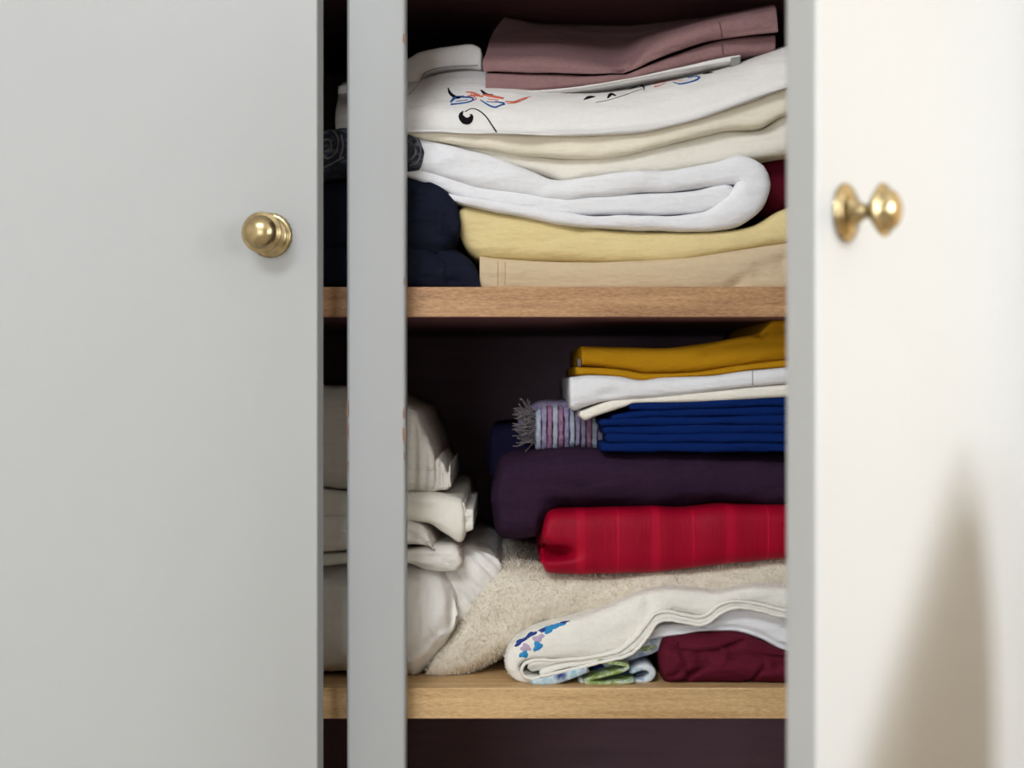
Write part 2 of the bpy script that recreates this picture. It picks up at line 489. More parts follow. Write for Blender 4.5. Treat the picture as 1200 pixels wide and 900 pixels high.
# ------------------------------------------------------------------ the room
RX0, RX1, RY0, RY1, RZ = -1.7, 2.0, -2.7, 1.06, 2.5
def struct(name, geo, m):
    o = link(name, mkmesh(name, geo[0], geo[1], m, smooth=False)); o['kind'] = 'structure'; return o
struct('floor', box(RX0, RX1, RY0, 1.7, -.06, 0), M['floor'])
struct('ceiling', box(RX0, RX1, RY0, 1.7, RZ, RZ+.06), M['ceiling'])
struct('wall_left', box(RX0-.1, RX0, RY0, 1.7, 0, RZ), M['wall'])
struct('wall_right', join(box(RX1, RX1+.1, RY0, -2.25, 0, RZ), box(RX1, RX1+.1, -1.65, -.65, 0, RZ), box(RX1, RX1+.1, -2.25, -1.65, 0, 1.1), box(RX1, RX1+.1, -2.25, -1.65, 2.16, RZ), box(RX1, RX1+.1, -.05, 1.7, 0, RZ),
                          box(RX1, RX1+.1, -.65, -.05, 0, 1.28), box(RX1, RX1+.1, -.65, -.05, 2.16, RZ)), M['wall_warm'])
struct('wall_front', join(box(RX0, -1.55, RY0-.1, RY0, 0, RZ), box(-.35, RX1, RY0-.1, RY0, 0, RZ),
                          box(-1.55, -.35, RY0-.1, RY0, 0, 1.0), box(-1.55, -.35, RY0-.1, RY0, 2.1, RZ)), M['wall'])
WX0, WX1, WZ1 = -.62, .56, 2.25
struct('wall_back', join(box(RX0, WX0, RY1, RY1+.1, 0, RZ), box(WX1, RX1, RY1, RY1+.1, 0, RZ),
                         box(WX0, WX1, RY1, RY1+.1, WZ1, RZ)), M['wall_warm'])
def window(name, cx, cy, horiz, w_, z0, z1):
    g = []
    for a, b, c, d in ((-w_/2, w_/2, z0, z0+.05), (-w_/2, w_/2, z1-.05, z1), (-w_/2, -w_/2+.05, z0, z1), (w_/2-.05, w_/2, z0, z1), (-.02, .02, z0, z1)):
        if horiz: g.append(box(cx+a, cx+b, cy-.02, cy+.02, c, d))
        else: g.append(box(cx-.02, cx+.02, cy+a, cy+b, c, d))
    struct(name, join(*g), M['paint'])
window('window_1', 2.03, -.35, False, .6, 1.28, 2.16)
window('added_window_3', 2.03, -1.95, False, .6, 1.1, 2.16)  # made-up window around the added far right light
window('window_2', -.95, -2.73, True, 1.2, 1.0, 2.1)

# ------------------------------------------------------------------ the wardrobe
ward = link('wardrobe', None, None, (0, 1.35, 0))
tag(ward, 'built-in linen wardrobe with grey white painted doors and wooden shelves', 'wardrobe')
def wpart(name, geo, m, bv=0, parent=ward, origin=(0, 1.35, 0), loc=(0, 0, 0)):
    o = link(name, mkmesh(name, geo[0], geo[1], m, smooth=False, origin=origin), parent, loc)
    if bv: bevel(o, bv)
    return o
PXL, PXR = (406-600)/F*1.06, (475.5-600)/F*1.06
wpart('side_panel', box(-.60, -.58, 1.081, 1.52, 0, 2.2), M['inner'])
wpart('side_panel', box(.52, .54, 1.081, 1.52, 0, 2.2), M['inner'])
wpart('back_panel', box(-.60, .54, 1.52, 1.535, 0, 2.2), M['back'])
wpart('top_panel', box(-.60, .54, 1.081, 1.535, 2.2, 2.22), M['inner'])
wpart('centre_post', box(PXL, PXR, 1.06, 1.080, .06, 2.19), M['paint'], .003)
wpart('frame_stile', box(.435, WX1, 1.06, 1.080, 0, WZ1), M['paint'], .002)
wpart('frame_stile', box(WX0, -.54, 1.06, 1.080, 0, WZ1), M['paint'], .002)
wpart('frame_rail', box(-.54, .435, 1.06, 1.080, 2.19, WZ1), M['paint'], .002)
wpart('plinth', box(-.54, .435, 1.06, 1.080, 0, .06), M['paint'], .002)
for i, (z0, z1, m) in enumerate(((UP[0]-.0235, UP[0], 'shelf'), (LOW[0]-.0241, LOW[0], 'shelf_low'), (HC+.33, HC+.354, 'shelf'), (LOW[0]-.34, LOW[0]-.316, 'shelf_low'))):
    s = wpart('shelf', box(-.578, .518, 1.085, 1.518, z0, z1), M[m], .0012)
    s.data.materials.append(M['inner'])  # undersides coloured dark to stand in for the shade below each shelf
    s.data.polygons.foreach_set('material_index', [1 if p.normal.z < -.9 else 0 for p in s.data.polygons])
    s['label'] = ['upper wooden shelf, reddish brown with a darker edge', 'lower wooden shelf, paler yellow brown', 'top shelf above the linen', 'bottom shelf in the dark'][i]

# chips of lost paint along the post edges
def chip(px, py, w_, h_, Y=1.0597, sd=1):
    rnd = random.Random(sd); n = 11; c = P(px, py, Y); V = [tuple(c+Vector((0, -.0002, 0)))]
    for k in range(n):
        a = 2*math.pi*k/n; q = rnd.uniform(.6, 1.15)
        V.append((c.x+mm(w_)*q*math.cos(a), Y+.0003, c.z+mm(h_)*q*math.sin(a)))
    return V, [(0, 1+(k+1) % n, 1+k) for k in range(n)]
for i, (px, py, w_, h_) in enumerate(((473.2, 45, 1.6, 8), (473.5, 484, 1.6, 9), (473.4, 510, 1.8, 13), (473.7, 535, 1, 6), (407.6, 478, 1.6, 12), (407.4, 505, 1.2, 10), (407.3, 545, 1, 8), (473.6, 330, .9, 6))):
    wpart('paint_chip', chip(px, py, w_, h_, sd=i), M['chip'])

KNOB = [(0, 0), (16, 0), (16.2, .8), (15.8, 1.8), (14.4, 2.6), (13.6, 2.5), (13.0, 3.4), (11.4, 4.4), (9, 4.9), (7.4, 6), (6, 8), (4.6, 10.5), (3.9, 12.5), (4.1, 14),
        (6, 15.5), (9.2, 17.6), (12, 19.6), (13.8, 21.2), (14.6, 22), (14.4, 22.9), (13.8, 23.3), (13.1, 23.3), (12.9, 23.9), (12.4, 24.2), (11.8, 24.2), (11.6, 25), (10.9, 26.6), (9.7, 28.2), (8, 29.6), (5.6, 30.8), (2.8, 31.4), (0, 31.6)]
def lathe(prof, n=48):
    V, Q = [], []
    for (r, h) in prof:
        for k in range(n):
            a = 2*math.pi*k/n; rr = r
            if 15.9 < r < 16.3 or r == 15.8: rr = r+.25*math.cos(a*24)        # beaded rim of the rose
            V.append((max(rr, .01)*math.cos(a)/1000, -h/1000, max(rr, .01)*math.sin(a)/1000))
    m = len(prof)
    for i in range(m-1):
        for k in range(n):
            Q.append((i*n+k, (i+1)*n+k, (i+1)*n+(k+1) % n, i*n+(k+1) % n))
    return V, Q

def door(hx, hy, ang, width, sgn, kx, kz, lab):
    """door built with its hinge at the local origin, closed face looking to -Y; sgn -1 reaches left of the hinge"""
    e = link('door', None, ward, (hx, hy-1.35, 0)); e.rotation_euler = (0, 0, ang)
    g = box(min(0, sgn*width), max(0, sgn*width), 0, .018, .07, 2.18)
    me = mkmesh('door', g[0], g[1], M['paint'], smooth=False)
    bpy.data.objects.remove(e)
    d = link('door', me, ward, (hx, hy-1.35, 0)); d.rotation_euler = (0, 0, ang); bevel(d, .0014)
    d['label'] = lab
    k = link('door_knob', mkmesh('door_knob', *lathe(KNOB), M['brass']), d, (sgn*(width-kx), 0, kz)); k['label'] = 'turned brass knob with a round beaded rose'
    return d
TH = math.radians(52); W = .42
cx, cy = (957-600)/F*.75, .75
door(cx+W*math.cos(TH), cy+W*math.sin(TH), TH, W, -1, .0353, HC+(450-249.5)/F*.778, 'right door standing half open, its outer face brightly lit')
# rotating a left-reaching door by +TH swings its free edge towards -Y
TL = math.radians(7); WL = .40
cx, cy = (372-600)/F*1.02, 1.02
door(cx-WL*math.cos(TL), cy+WL*math.sin(TL), -TL, WL, 1, .0345, HC+(450-276)/F*1.024, 'left door, almost closed')

# ------------------------------------------------------------------ upper shelf
L_top = [(569, 85), (640, 86), (700, 88), (730, 87), (773, 70), (832, 49), (870, 42), (909, 39)]
L_bot = [(569, 109), (656, 103), (700, 98), (734, 92), (793, 79), (852, 66), (909, 59)]
lower_fold = slab(L_top, L_bot, Y=1.137, depth=.2, ry=.007, amp=.0010, seed=1, pinch=[(734, 90, 10, 8, .004)])
up_rows = [
    [(570, 84, 1.30), (640, 84, 1.30), (734, 84, 1.30), (773, 66, 1.30), (840, 44, 1.30), (908, 34, 1.30)],
    [(569, 84, 1.15), (640, 85, 1.15), (730, 86, 1.15), (773, 69, 1.15), (832, 48, 1.15), (911, 38, 1.14)],
    [(566, 82, 1.137), (640, 83, 1.136), (730, 83, 1.136), (775, 64, 1.132), (834, 43, 1.128), (912, 34, 1.126)],
    [(566, 69, 1.138), (640, 67, 1.138), (724, 75, 1.142), (768, 50, 1.134), (840, 27, 1.128), (910, 12, 1.130)],
    [(570, 60, 1.17), (640, 57, 1.18), (722, 62, 1.19), (764, 44, 1.17), (842, 22, 1.155), (908, 7, 1.15)],
    [(577, 40, 1.24), (640, 38, 1.25), (722, 42, 1.26), (764, 36, 1.25), (842, 18, 1.22), (906, 6, 1.20)],
    [(592, 18, 1.27), (640, 26, 1.29), (722, 28, 1.30), (764, 26, 1.30), (842, 20, 1.27), (904, 12, 1.26)]]
upper_fold = loft(up_rows, 120, 46, amp=.0018, seed=2, pinch=[(732, 82, 10, 10, .004)], grooves=[G([(730, 84), (745, 64), (766, 46)], .004, 6), G([(842, 20), (845, 60)], .0, 3)])
fm = caster(upper_fold, lower_fold)
hem = lines_on(fm, [[(843, 26), (845, 34), (846, 44)], [(846, 52), (847, 58), (848, 64)]], .0004, back=0)
thing('folded_tablecloth', 'mauve linen tablecloth folded in two layers, topmost on the upper shelf', 'tablecloth',
      [('upper_fold', upper_fold, M['mauve']), ('lower_fold', lower_fold, M['mauve']), ('hem_seam', hem, M['mauve_seam'])])

nap = slab([(572, 109), (656, 104), (734, 92.5), (793, 79.5), (852, 66.5), (868, 64)], [(572, 112), (656, 107), (734, 95.5), (793, 84.5), (852, 73), (868, 72)], Y=1.135, depth=.2, ry=.004, amp=.0004,
           grooves=[G([(572, 111), (656, 107), (734, 95), (793, 84), (866, 72)], .003, 1)])
ntag = slab([(857, 68), (868, 66)], [(857, 77), (868, 76)], Y=1.131, depth=.02, ry=.002, amp=0)
thing('white_napkin', 'thin white napkin showing between the mauve cloth and the embroidered cloth', 'napkin', [('folded_layers', nap, M['white_b']), ('fabric_tag', ntag, M['tagm'], 'small grey sewn tag')])
thing('navy_cloth', 'dark navy cloth at the back right of the mauve cloth', 'cloth', [('cloth', slab([(868, 54), (918, 50), (990, 45)], [(868, 78), (918, 72), (990, 66)], Y=1.19, depth=.2), M['navy_b'])])

E = [
    [(394, 150, 1.38), (478, 150, 1.38), (566, 150, 1.38), (700, 150, 1.38), (800, 138, 1.38), (918, 100, 1.38), (1020, 75, 1.38)],
    [(394, 154, 1.115), (478, 156, 1.112), (566, 158, 1.108), (700, 159, 1.108), (800, 145, 1.108), (918, 106, 1.108), (1020, 80, 1.108)],
    [(393, 148, 1.112), (478, 146, 1.108), (566, 149, 1.104), (700, 150, 1.104), (800, 136, 1.104), (918, 97, 1.104), (1020, 70, 1.104)],
    [(393, 138, 1.112), (478, 128, 1.11), (566, 132, 1.104), (700, 134, 1.104), (800, 118, 1.104), (918, 80, 1.104), (1020, 54, 1.104)],
    [(394, 125, 1.13), (480, 114, 1.13), (566, 119, 1.115), (700, 119, 1.114), (800, 104, 1.114), (918, 64, 1.114), (1020, 42, 1.114)],
    [(396, 115, 1.17), (480, 102, 1.16), (560, 102, 1.14), (690, 111, 1.13), (800, 95, 1.13), (918, 58, 1.13), (1020, 38, 1.13)],
    [(400, 100, 1.24), (484, 90, 1.22), (560, 84, 1.20), (680, 104, 1.20), (800, 90, 1.20), (918, 56, 1.20), (1020, 36, 1.20)],
    [(404, 96, 1.31), (488, 80, 1.31), (560, 74, 1.31), (680, 104, 1.31), (800, 90, 1.31), (918, 60, 1.31), (1020, 40, 1.31)]]
emb = loft(E, 200, 44, amp=.0020, freq=(10, 10, 26), seed=8)
corner = slab([(396, 100), (440, 84), (480, 66), (490, 60), (526, 53), (552, 50), (566, 56)], [(396, 122), (440, 116), (480, 109), (496, 86), (517, 79), (545, 77), (566, 80)], Y=1.19, depth=.10, ry=.006, R='round', endlen=3, amp=.001, rise=.08)
fe = caster(emb, corner)
fe_ = caster(emb)
black = strokes(fe_, [[(525, 103, .5), (528, 110, 1.6), (536, 115, 1.7), (543, 112, .4)], [(543, 130, .4), (540, 135, 2.2), (544, 141, 3.2), (550, 141, 3), (553, 135, 1.2), (550, 134, .2)],
                       [(545, 131, .5), (553, 127, .5), (562, 130, .6), (570, 137, .6), (576, 146, .6), (582, 155, .7)], [(564, 106, 1), (570, 111, 1.6), (578, 111, .4)],
                       [(684, 117, .4), (690, 114.5, 1.8), (698, 113, .3)], [(712, 115, .7), (716, 111, 1.9), (722, 112, .5)], [(698, 120, .3), (710, 118, .3), (724, 114, .3), (736, 110, .4), (753, 104, .4)],
                       [(738, 104.5, .3), (748, 101, 1.2), (754, 101.5, .9), (755, 106, .3)], [(824, 87, .8), (830, 86, 1.6), (836, 85, .4)]], .00085)
blue = strokes(fe_, [[(528, 120, 1), (534, 114.5, 2), (545, 114, 1.2), (556, 115.5, 1.2), (550, 119.5, 1), (538, 121.5, 1), (528, 122.5, 1.2)], [(534, 119, .5), (548, 117, .5)],
                      [(563, 117, .6), (572, 123, 1), (580, 126, 1.2), (586, 123.5, 1), (592, 121.5, 1.3), (580, 119, .6)], [(570, 119, .5), (586, 120, .5)],
                      [(789, 96, .5), (796, 98.5, 1), (808, 96.5, 1), (819, 92.5, 1.2), (818, 89.5, 1), (806, 91.5, 1)]], .00075)
coral = strokes(fe_, [[(546, 108, .7), (554, 109, 1.2), (562, 111.5, .8)], [(548, 113, 1), (556, 112, 1.2), (566, 113.5, 1)], [(552, 110, .5), (558, 116, .6), (553, 118, .4)], [(566, 111, 1.2), (576, 113, 1.6), (590, 115.5, 1.2)],
                       [(572, 116, .5), (584, 117.5, .6)], [(592, 119, .8), (602, 119.5, .9), (612, 116, .9), (622, 113, .3)], [(594, 121.5, .5), (606, 120, .6), (618, 115, .4)],
                       [(766, 99, .9), (772, 97, 1), (782, 95, .7), (792, 94, .5), (799, 94.5, .4)], [(767, 102, 1.2), (774, 100, .6), (780, 97, .4)]], .0008)
fline = lines_on(fe, [[(479, 111), (490, 99), (497, 86), (509, 81), (526, 78), (560, 76.5)]], .0003, 26)  # thin grey line drawn along the fold
thing('embroidered_tablecloth', 'white tablecloth with blue, coral and black embroidery, under the mauve cloth', 'tablecloth',
      [('cloth', emb, M['white_b']), ('folded_corner', corner, M['white_b']), ('fold_line', fline, M['grey_thread'])]
      +[('embroidered_stroke', g, M['black_thread'], 'black curling stitches') for g in black]+[('embroidered_stroke', g, M['blue_thread'], 'blue petal stitches') for g in blue]
      +[('embroidered_stroke', g, M['coral_thread'], 'coral stitches') for g in coral])

lineA = [(440, 156), (480, 156), (566, 157.5), (620, 158.5), (700, 158.5), (735, 156.5), (800, 144), (860, 125.5), (918, 105), (1010, 80)]
lineB = [(440, 158), (495, 162), (568, 172), (620, 180), (696, 183), (730, 179), (760, 172), (820, 157), (855, 149.5), (891, 147), (918, 134), (1010, 106)]
thing('cream_sheet', 'cream cotton sheet in one thin fold just under the embroidered tablecloth', 'sheet',
      [('cloth', slab([(x, y-3) for x, y in lineA], [(x, y-.2) for x, y in lineB], Y=1.099, ry=.005, amp=.0014, seed=11), M['cream'])])
lineC = [(500, 168), (520, 171), (540, 174), (585, 187), (620, 198), (645, 206), (664, 210), (690, 205), (740, 201), (793, 197), (840, 189), (880, 184), (918, 179), (1010, 168)]
thing('ivory_sheet', 'ivory sheet whose fold swells to the right above the rolled white sheet', 'sheet',
      [('cloth', slab([(x, y+.5) for x, y in lineB[1:]], lineC[0:1] and [(495, 168)]+lineC, Y=1.111, ry=.009, seed=12, amp=.002, pinch=[(878, 149, 30, 5, .004)]), M['cream_b'])])

outer = ribbon([(450, 178, 30), (480, 178, 34), (510, 184, 37), (540, 192, 37), (585, 204, 36), (620, 213, 31), (652, 221, 26), (695, 217, 24), (740, 213.5, 24.5), (793, 210.5, 26), (835, 203, 27),
                (868, 197, 33), (884, 208, 38), (880, 229, 40), (862, 246, 36), (838, 257, 25), (816, 260.5, 20), (780, 261, 18.5), (734, 260, 17.5), (679, 258, 14), (624, 248, 11), (560, 238, 9), (528, 231, 9), (505, 226, 9)],
               Y=1.100, ry=.008, L='cut', R='cut', seed=14, amp=.0022, freq=(20, 12, 40), step=2.2, pinch=[(664, 208, 12, 8, .003), (652, 233, 9, 4, .003), (530, 178, 14, 12, -.003), (812, 224, 10, 4, .003), (560, 196, 30, 5, .002)])
inner = ribbon([(470, 196, 16), (500, 206, 17), (534, 218, 20), (585, 229, 19), (620, 235, 18), (656, 241, 17), (695, 240, 22), (734, 239, 25), (780, 238, 26), (816, 236, 26), (842, 229, 26), (864, 224, 24)],
               Y=1.103, ry=.007, L='cut', R='round', seed=15, amp=.0018, freq=(18, 12, 40), pinch=[(734, 252, 20, 3, .002)])
thing('white_sheet', 'thick bright white sheet with a rolled fold at its right end', 'sheet', [('outer_fold', outer, M['white']), ('inner_fold', inner, M['white'])])

thing('yellow_sheet', 'pale yellow sheet folded under the rolled white sheet', 'sheet',
      [('cloth', slab([(533, 241), (545, 241), (560, 244), (624, 254), (679, 263.5), (780, 270), (836, 269), (883, 262), (918, 245), (1010, 222)],
                      [(533, 262), (540, 280), (552, 295), (562, 301), (585, 303), (679, 307), (760, 306), (805, 303), (860, 294.5), (918, 286), (1010, 272)],
                      Y=1.106, ry=.014, L='round', endlen=14, seed=17, amp=.0022, freq=(9, 9, 26), pinch=[(682, 268, 12, 5, .004)]), M['yellow'])])
be = slab([(562, 301), (585, 303.5), (679, 307.5), (760, 306.5), (805, 303.5), (860, 295), (918, 286.5), (1010, 272.5)], [(562, 345), (1010, 345)], Y=1.104, ry=.006, seed=18, amp=.0016, freq=(12, 8, 18),
          grooves=[G([(860, 335), (890, 318), (918, 305)], .004, 5)], pinch=[(591, 320, 1.6, 40, .0016), (583, 320, 1.2, 40, .0008)])
fb = caster(be)
thing('beige_sheet', 'beige cotton sheet with a hemmed end, lowest on the upper shelf', 'sheet',
      [('cloth', be, M['beige']), ('hem_seam', lines_on(fb, [[(583.5, 307), (583.5, 320), (583.5, 334)], [(592, 307), (592, 320), (592, 334)]], .00028), M['seam'])])
thing('maroon_cloth', 'maroon cloth end showing behind the right end of the rolled white sheet', 'cloth',
      [('cloth', slab([(872, 186), (918, 180), (1010, 168)], [(872, 262), (918, 246), (1010, 222)], Y=1.14, depth=.24, ry=.02, L='round', seed=19), M['maroon'])])

lobeA = slab([(330, 214), (400, 206), (450, 199), (478, 198), (500, 200), (516, 208), (527, 222), (535, 242), (537, 262)],
             [(330, 300), (450, 300), (500, 302), (516, 300), (527, 292), (535, 280), (537, 266)], Y=1.094, depth=.3, ry=.03, amp=.0035, freq=(22, 22, 22), seed=21, L='round',
             grooves=[G([(478, 232), (505, 250), (530, 285)], .006, 5), G([(485, 205), (510, 222), (530, 250)], .004, 4)])
lobeB = slab([(330, 285), (478, 280), (520, 286), (545, 297), (558, 312), (562, 330)], [(330, 345), (562, 345)], Y=1.098, depth=.3, ry=.02, amp=.003, freq=(22, 22, 22), seed=22, L='round',
             grooves=[G([(500, 285), (520, 310), (525, 330)], .006, 5)])
thing('navy_garment', 'black navy garment in a soft folded bundle at the left of the upper shelf', 'garment', [('upper_bundle', lobeA, M['navy']), ('lower_bundle', lobeB, M['navy'])])
den = slab([(352, 160), (380, 150), (405, 146), (440, 150), (470, 153), (486, 156), (497, 168)], [(352, 214), (400, 206), (450, 199), (478, 198), (490, 196), (497, 186)], Y=1.090, depth=.2, ry=.02, L='round', R='round', endlen=9, amp=.002, freq=(30, 30, 40), seed=23,
           grooves=[G([(360, 170), (385, 166), (404, 172)], .005, 3), G([(474, 164), (484, 168), (490, 180)], .006, 3)])
fd = caster(den)
swirl = strokes(fd, [[(478, 158), (488, 163), (493, 176), (489, 190), (480, 194)], [(478, 165), (485, 170), (487, 180), (481, 187)], [(378, 156), (388, 152), (396, 162), (394, 178), (384, 186), (378, 182)], [(378, 164), (386, 164), (388, 174), (380, 178)], [(398, 186), (402, 172), (400, 158)], [(380, 196), (392, 190), (403, 184)]], .0007, 18)
thing('denim_trousers', 'rolled dark blue denim with pale worn seams on the navy bundle', 'trousers', [('denim_roll', den, M['denim'])]+[('worn_seam', g, M['fringe']) for g in swirl])

# ------------------------------------------------------------------ lower shelf, right stack
K = dict(clamp=LOW)
mus = slab([(682, 406), (726, 407), (776, 408), (822, 403), (868, 395), (893, 389), (902, 380), (910, 374), (925, 373), (960, 376), (1010, 380)],
           [(682, 429), (705, 431), (733, 434), (757, 438), (807, 436.5), (868, 428), (918, 422), (1010, 414)], Y=1.125, depth=.22, ry=.009, seed=31, amp=.001, grooves=[G([(830, 412), (870, 404), (918, 404)], .003, 5), G([(895, 392), (905, 386), (918, 384)], .006, 4)], **K)
mus2 = slab([(676, 430), (705, 431.5), (733, 434.5), (757, 438.5), (807, 437), (868, 428.5), (918, 422.5), (1010, 414.5)],
            [(676, 439), (708, 439.5), (735, 443), (753, 446), (776, 443), (837, 439.5), (881, 433), (918, 430), (1010, 422)], Y=1.120, depth=.22, ry=.006, seed=32, amp=.0006, **K)
mtag = slab([(677, 421), (681, 421)], [(677, 429), (681, 429)], Y=1.13, depth=.01, ry=.001, amp=0, **K)
thing('mustard_cloth', 'mustard yellow cloth, topmost on the right stack of the lower shelf', 'cloth', [('upper_fold', mus, M['mustard']), ('lower_fold', mus2, M['mustard']), ('fabric_tag', mtag, M['fringe'], 'tiny grey sewn tag')])
wh = slab([(669, 443), (690, 440.5), (726, 442), (753, 446.5), (776, 443.5), (834, 440.5), (881, 434), (918, 431), (1010, 424)],
          [(669, 478), (674, 480), (683, 477), (715, 469), (760, 466), (837, 457.5), (918, 450), (1010, 443)], Y=1.112, depth=.24, ry=.008, seed=33, amp=.001, pinch=[(712, 462, 16, 5, .003)], **K)
wh2 = slab([(680, 483), (700, 475), (720, 469), (760, 466.5), (837, 458), (918, 450.5), (1010, 443.5)], [(680, 488), (686, 492), (697, 488), (718, 481), (736, 475), (742, 472), (837, 469.5), (918, 465), (1010, 461)],
           Y=1.116, depth=.23, ry=.006, seed=34, amp=.0006, **K)
fw = caster(wh)
thing('white_pillowcase', 'flat white pillowcase folded between the mustard cloth and the navy blue cloth', 'pillowcase',
      [('upper_fold', wh, M['white']), ('lower_fold', wh2, M['cream_b'], 'slightly creamier under layer'), ('hem_seam', lines_on(fw, [[(882, 434.5), (882, 442), (882, 451)]], .0003), M['grey_thread'])])
tops = [471, 480, 489.5, 499, 508.5, 518.5, 529]
rt = [466, 476, 486.5, 497, 507.5, 518.5, 530]
xs0 = [737, 716, 703, 706, 710, 703]
bl = []
for i in range(6):
    x0 = xs0[i]; f = lambda a, b, x: a+(b-a)*(x-740)/178
    t = [(x0, tops[i]+(7 if i == 1 else 3 if i == 2 else 0)), (760, tops[i]), (838, (tops[i]+rt[i])/2+random.uniform(-.7, .7)), (918, rt[i]), (1010, rt[i]-4)]
    b_ = [(x0, tops[i+1]+(4 if i == 1 else 0)), (760, tops[i+1]), (838, (tops[i+1]+rt[i+1])/2+random.uniform(-.7, .7)), (918, rt[i+1]), (1010, rt[i+1]-4)]
    g = slab(t, b_, Y=1.118+.002*(i % 2), depth=.23, ry=.0045, L='round', endlen=4, seed=40+i, amp=.0012, freq=(25, 20, 60), na=9, **K)
    bl.append(('fold', g, M['blue']))
thing('navy_blue_cloth', 'navy blue cloth folded into six thin layers beneath the white pillowcase', 'cloth', bl)

# knitted scarf
kn = []
kt = pchip([(624, 490), (636, 476), (655, 476), (680, 480), (696, 486), (706, 505), (714, 522)]); kb = pchip([(624, 526), (636, 528), (660, 526), (690, 526), (706, 530), (716, 533)])
n = 13
for i in range(n):
    a, b_ = 627+i*6.6, 628+(i+1)*6.6+.9
    lean = .35*i
    g = slab([(a, kt(a)), ((a+b_)/2, kt((a+b_)/2)), (b_, kt(b_))], [(a, kb(a)), ((a+b_)/2, kb((a+b_)/2)), (b_, kb(b_))], Y=1.155+.0008*i, depth=.1, ry=.012, L='round', R='round', endlen=2.2, seed=60+i, amp=.0012, freq=(60, 60, 220), step=1, na=30, **K)
    kn.append(('knitted_rib', g, M[['knit_c', 'knit_a', 'knit_b', 'knit_c', 'knit_b', 'knit_a', 'knit_c', 'knit_a', 'knit_a', 'knit_b', 'knit_c', 'knit_a', 'knit_c'][i]]))
back = slab([(606, 492), (616, 480), (640, 470), (670, 470), (692, 480), (704, 500)], [(606, 512), (640, 526), (690, 526), (704, 526)], Y=1.175, depth=.1, ry=.02, L='round', R='round', seed=77, amp=.002, **K)
kn.append(('backing', back, M['knit_a']))
fr = []
rnd = random.Random(5)
for i in range(70):
    s = P(rnd.uniform(622, 632), rnd.uniform(480, 520), 1.158+rnd.uniform(0, .01)); a = rnd.uniform(-.5, .9)
    pts = [s]
    for k in range(5):
        a += rnd.uniform(-.5, .5)
        pts.append(pts[-1]+Vector((-math.cos(a)*.0032, rnd.uniform(-.0012, .0012), math.sin(a)*.0026)))
    fr.append(tube(pts, .00042, 4))
kn.append(('fringe', join(*fr), M['fringe'], 'loose grey yarn fringe', 'stuff'))
thing('knitted_scarf', 'lilac and pink striped knitted scarf with a frayed grey fringe on the purple blanket', 'scarf', kn)

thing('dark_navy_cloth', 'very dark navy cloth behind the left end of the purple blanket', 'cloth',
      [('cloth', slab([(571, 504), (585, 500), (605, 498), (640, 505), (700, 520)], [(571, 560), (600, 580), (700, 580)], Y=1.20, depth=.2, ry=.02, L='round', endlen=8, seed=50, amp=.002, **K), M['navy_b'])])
pur = slab([(574, 568), (580, 548), (592, 537), (612, 531), (640, 528), (700, 528), (780, 530), (918, 531), (1010, 530)],
           [(574, 608), (580, 624), (592, 633), (612, 636), (628, 634), (642, 612), (662, 601), (730, 598), (800, 598), (850, 594.5), (918, 595), (1010, 592)],
           Y=1.128, depth=.3, ry=.035, L='round', endlen=12, seed=51, amp=.005, freq=(14, 14, 20), grooves=[G([(575, 596), (590, 590), (600, 600)], .004, 4)],
           pinch=[(650, 592, 14, 6, .006), (790, 590, 30, 6, .004), (716, 592, 18, 5, .003)], **K)
thing('purple_blanket', 'thick dark purple blanket folded on top of the red satin cloth', 'blanket', [('blanket', pur, M['purple'])])
red = slab([(632, 652), (638, 612), (644, 603), (655, 600.5), (690, 600), (730, 598.5), (771, 597), (800, 598.5), (850, 595), (880, 596), (918, 595.5), (1010, 593)],
           [(632, 668), (638, 672), (655, 675), (690, 675.5), (760, 672), (820, 666.5), (870, 660), (918, 656), (1010, 650)], Y=1.112, depth=.27, ry=.014, L='round', endlen=9, seed=52, amp=.0014, freq=(22, 10, 10),
           pinch=[(646, 649, 20, 5.5, .05), (634, 644, 9, 6, .03)], na=33, **K)
thing('red_satin_cloth', 'bright red cloth with woven satin stripes under the purple blanket', 'cloth', [('cloth', red, M['red'])])

tw = slab([(499, 788), (508, 772), (520, 760), (532, 745), (548, 716), (562, 692), (580, 675), (605, 666), (640, 672), (700, 676), (760, 672.5), (820, 667), (870, 660.5), (918, 656.5), (1010, 650)],
          [(499, 794), (520, 798), (545, 795), (560, 788), (579, 779), (593, 770), (620, 752), (663, 732), (716, 717), (778, 693), (824, 695), (849, 699), (896, 691), (918, 690), (1010, 692)],
          Y=1.125, depth=.28, ry=.026, L='round', endlen=10, seed=53, amp=.002, freq=(30, 30, 40), na=27, pinch=[(640, 734, 22, 5, .005), (640, 728, 8, 9, .004)], **K)
thing('beige_towel', 'fluffy beige terry towel under the red satin cloth', 'towel', [('towel', tw, M['towel']), ('terry_pile', pile(tw, 52000, .0026, .00024, seed=3), M['towel'], None, 'stuff')])

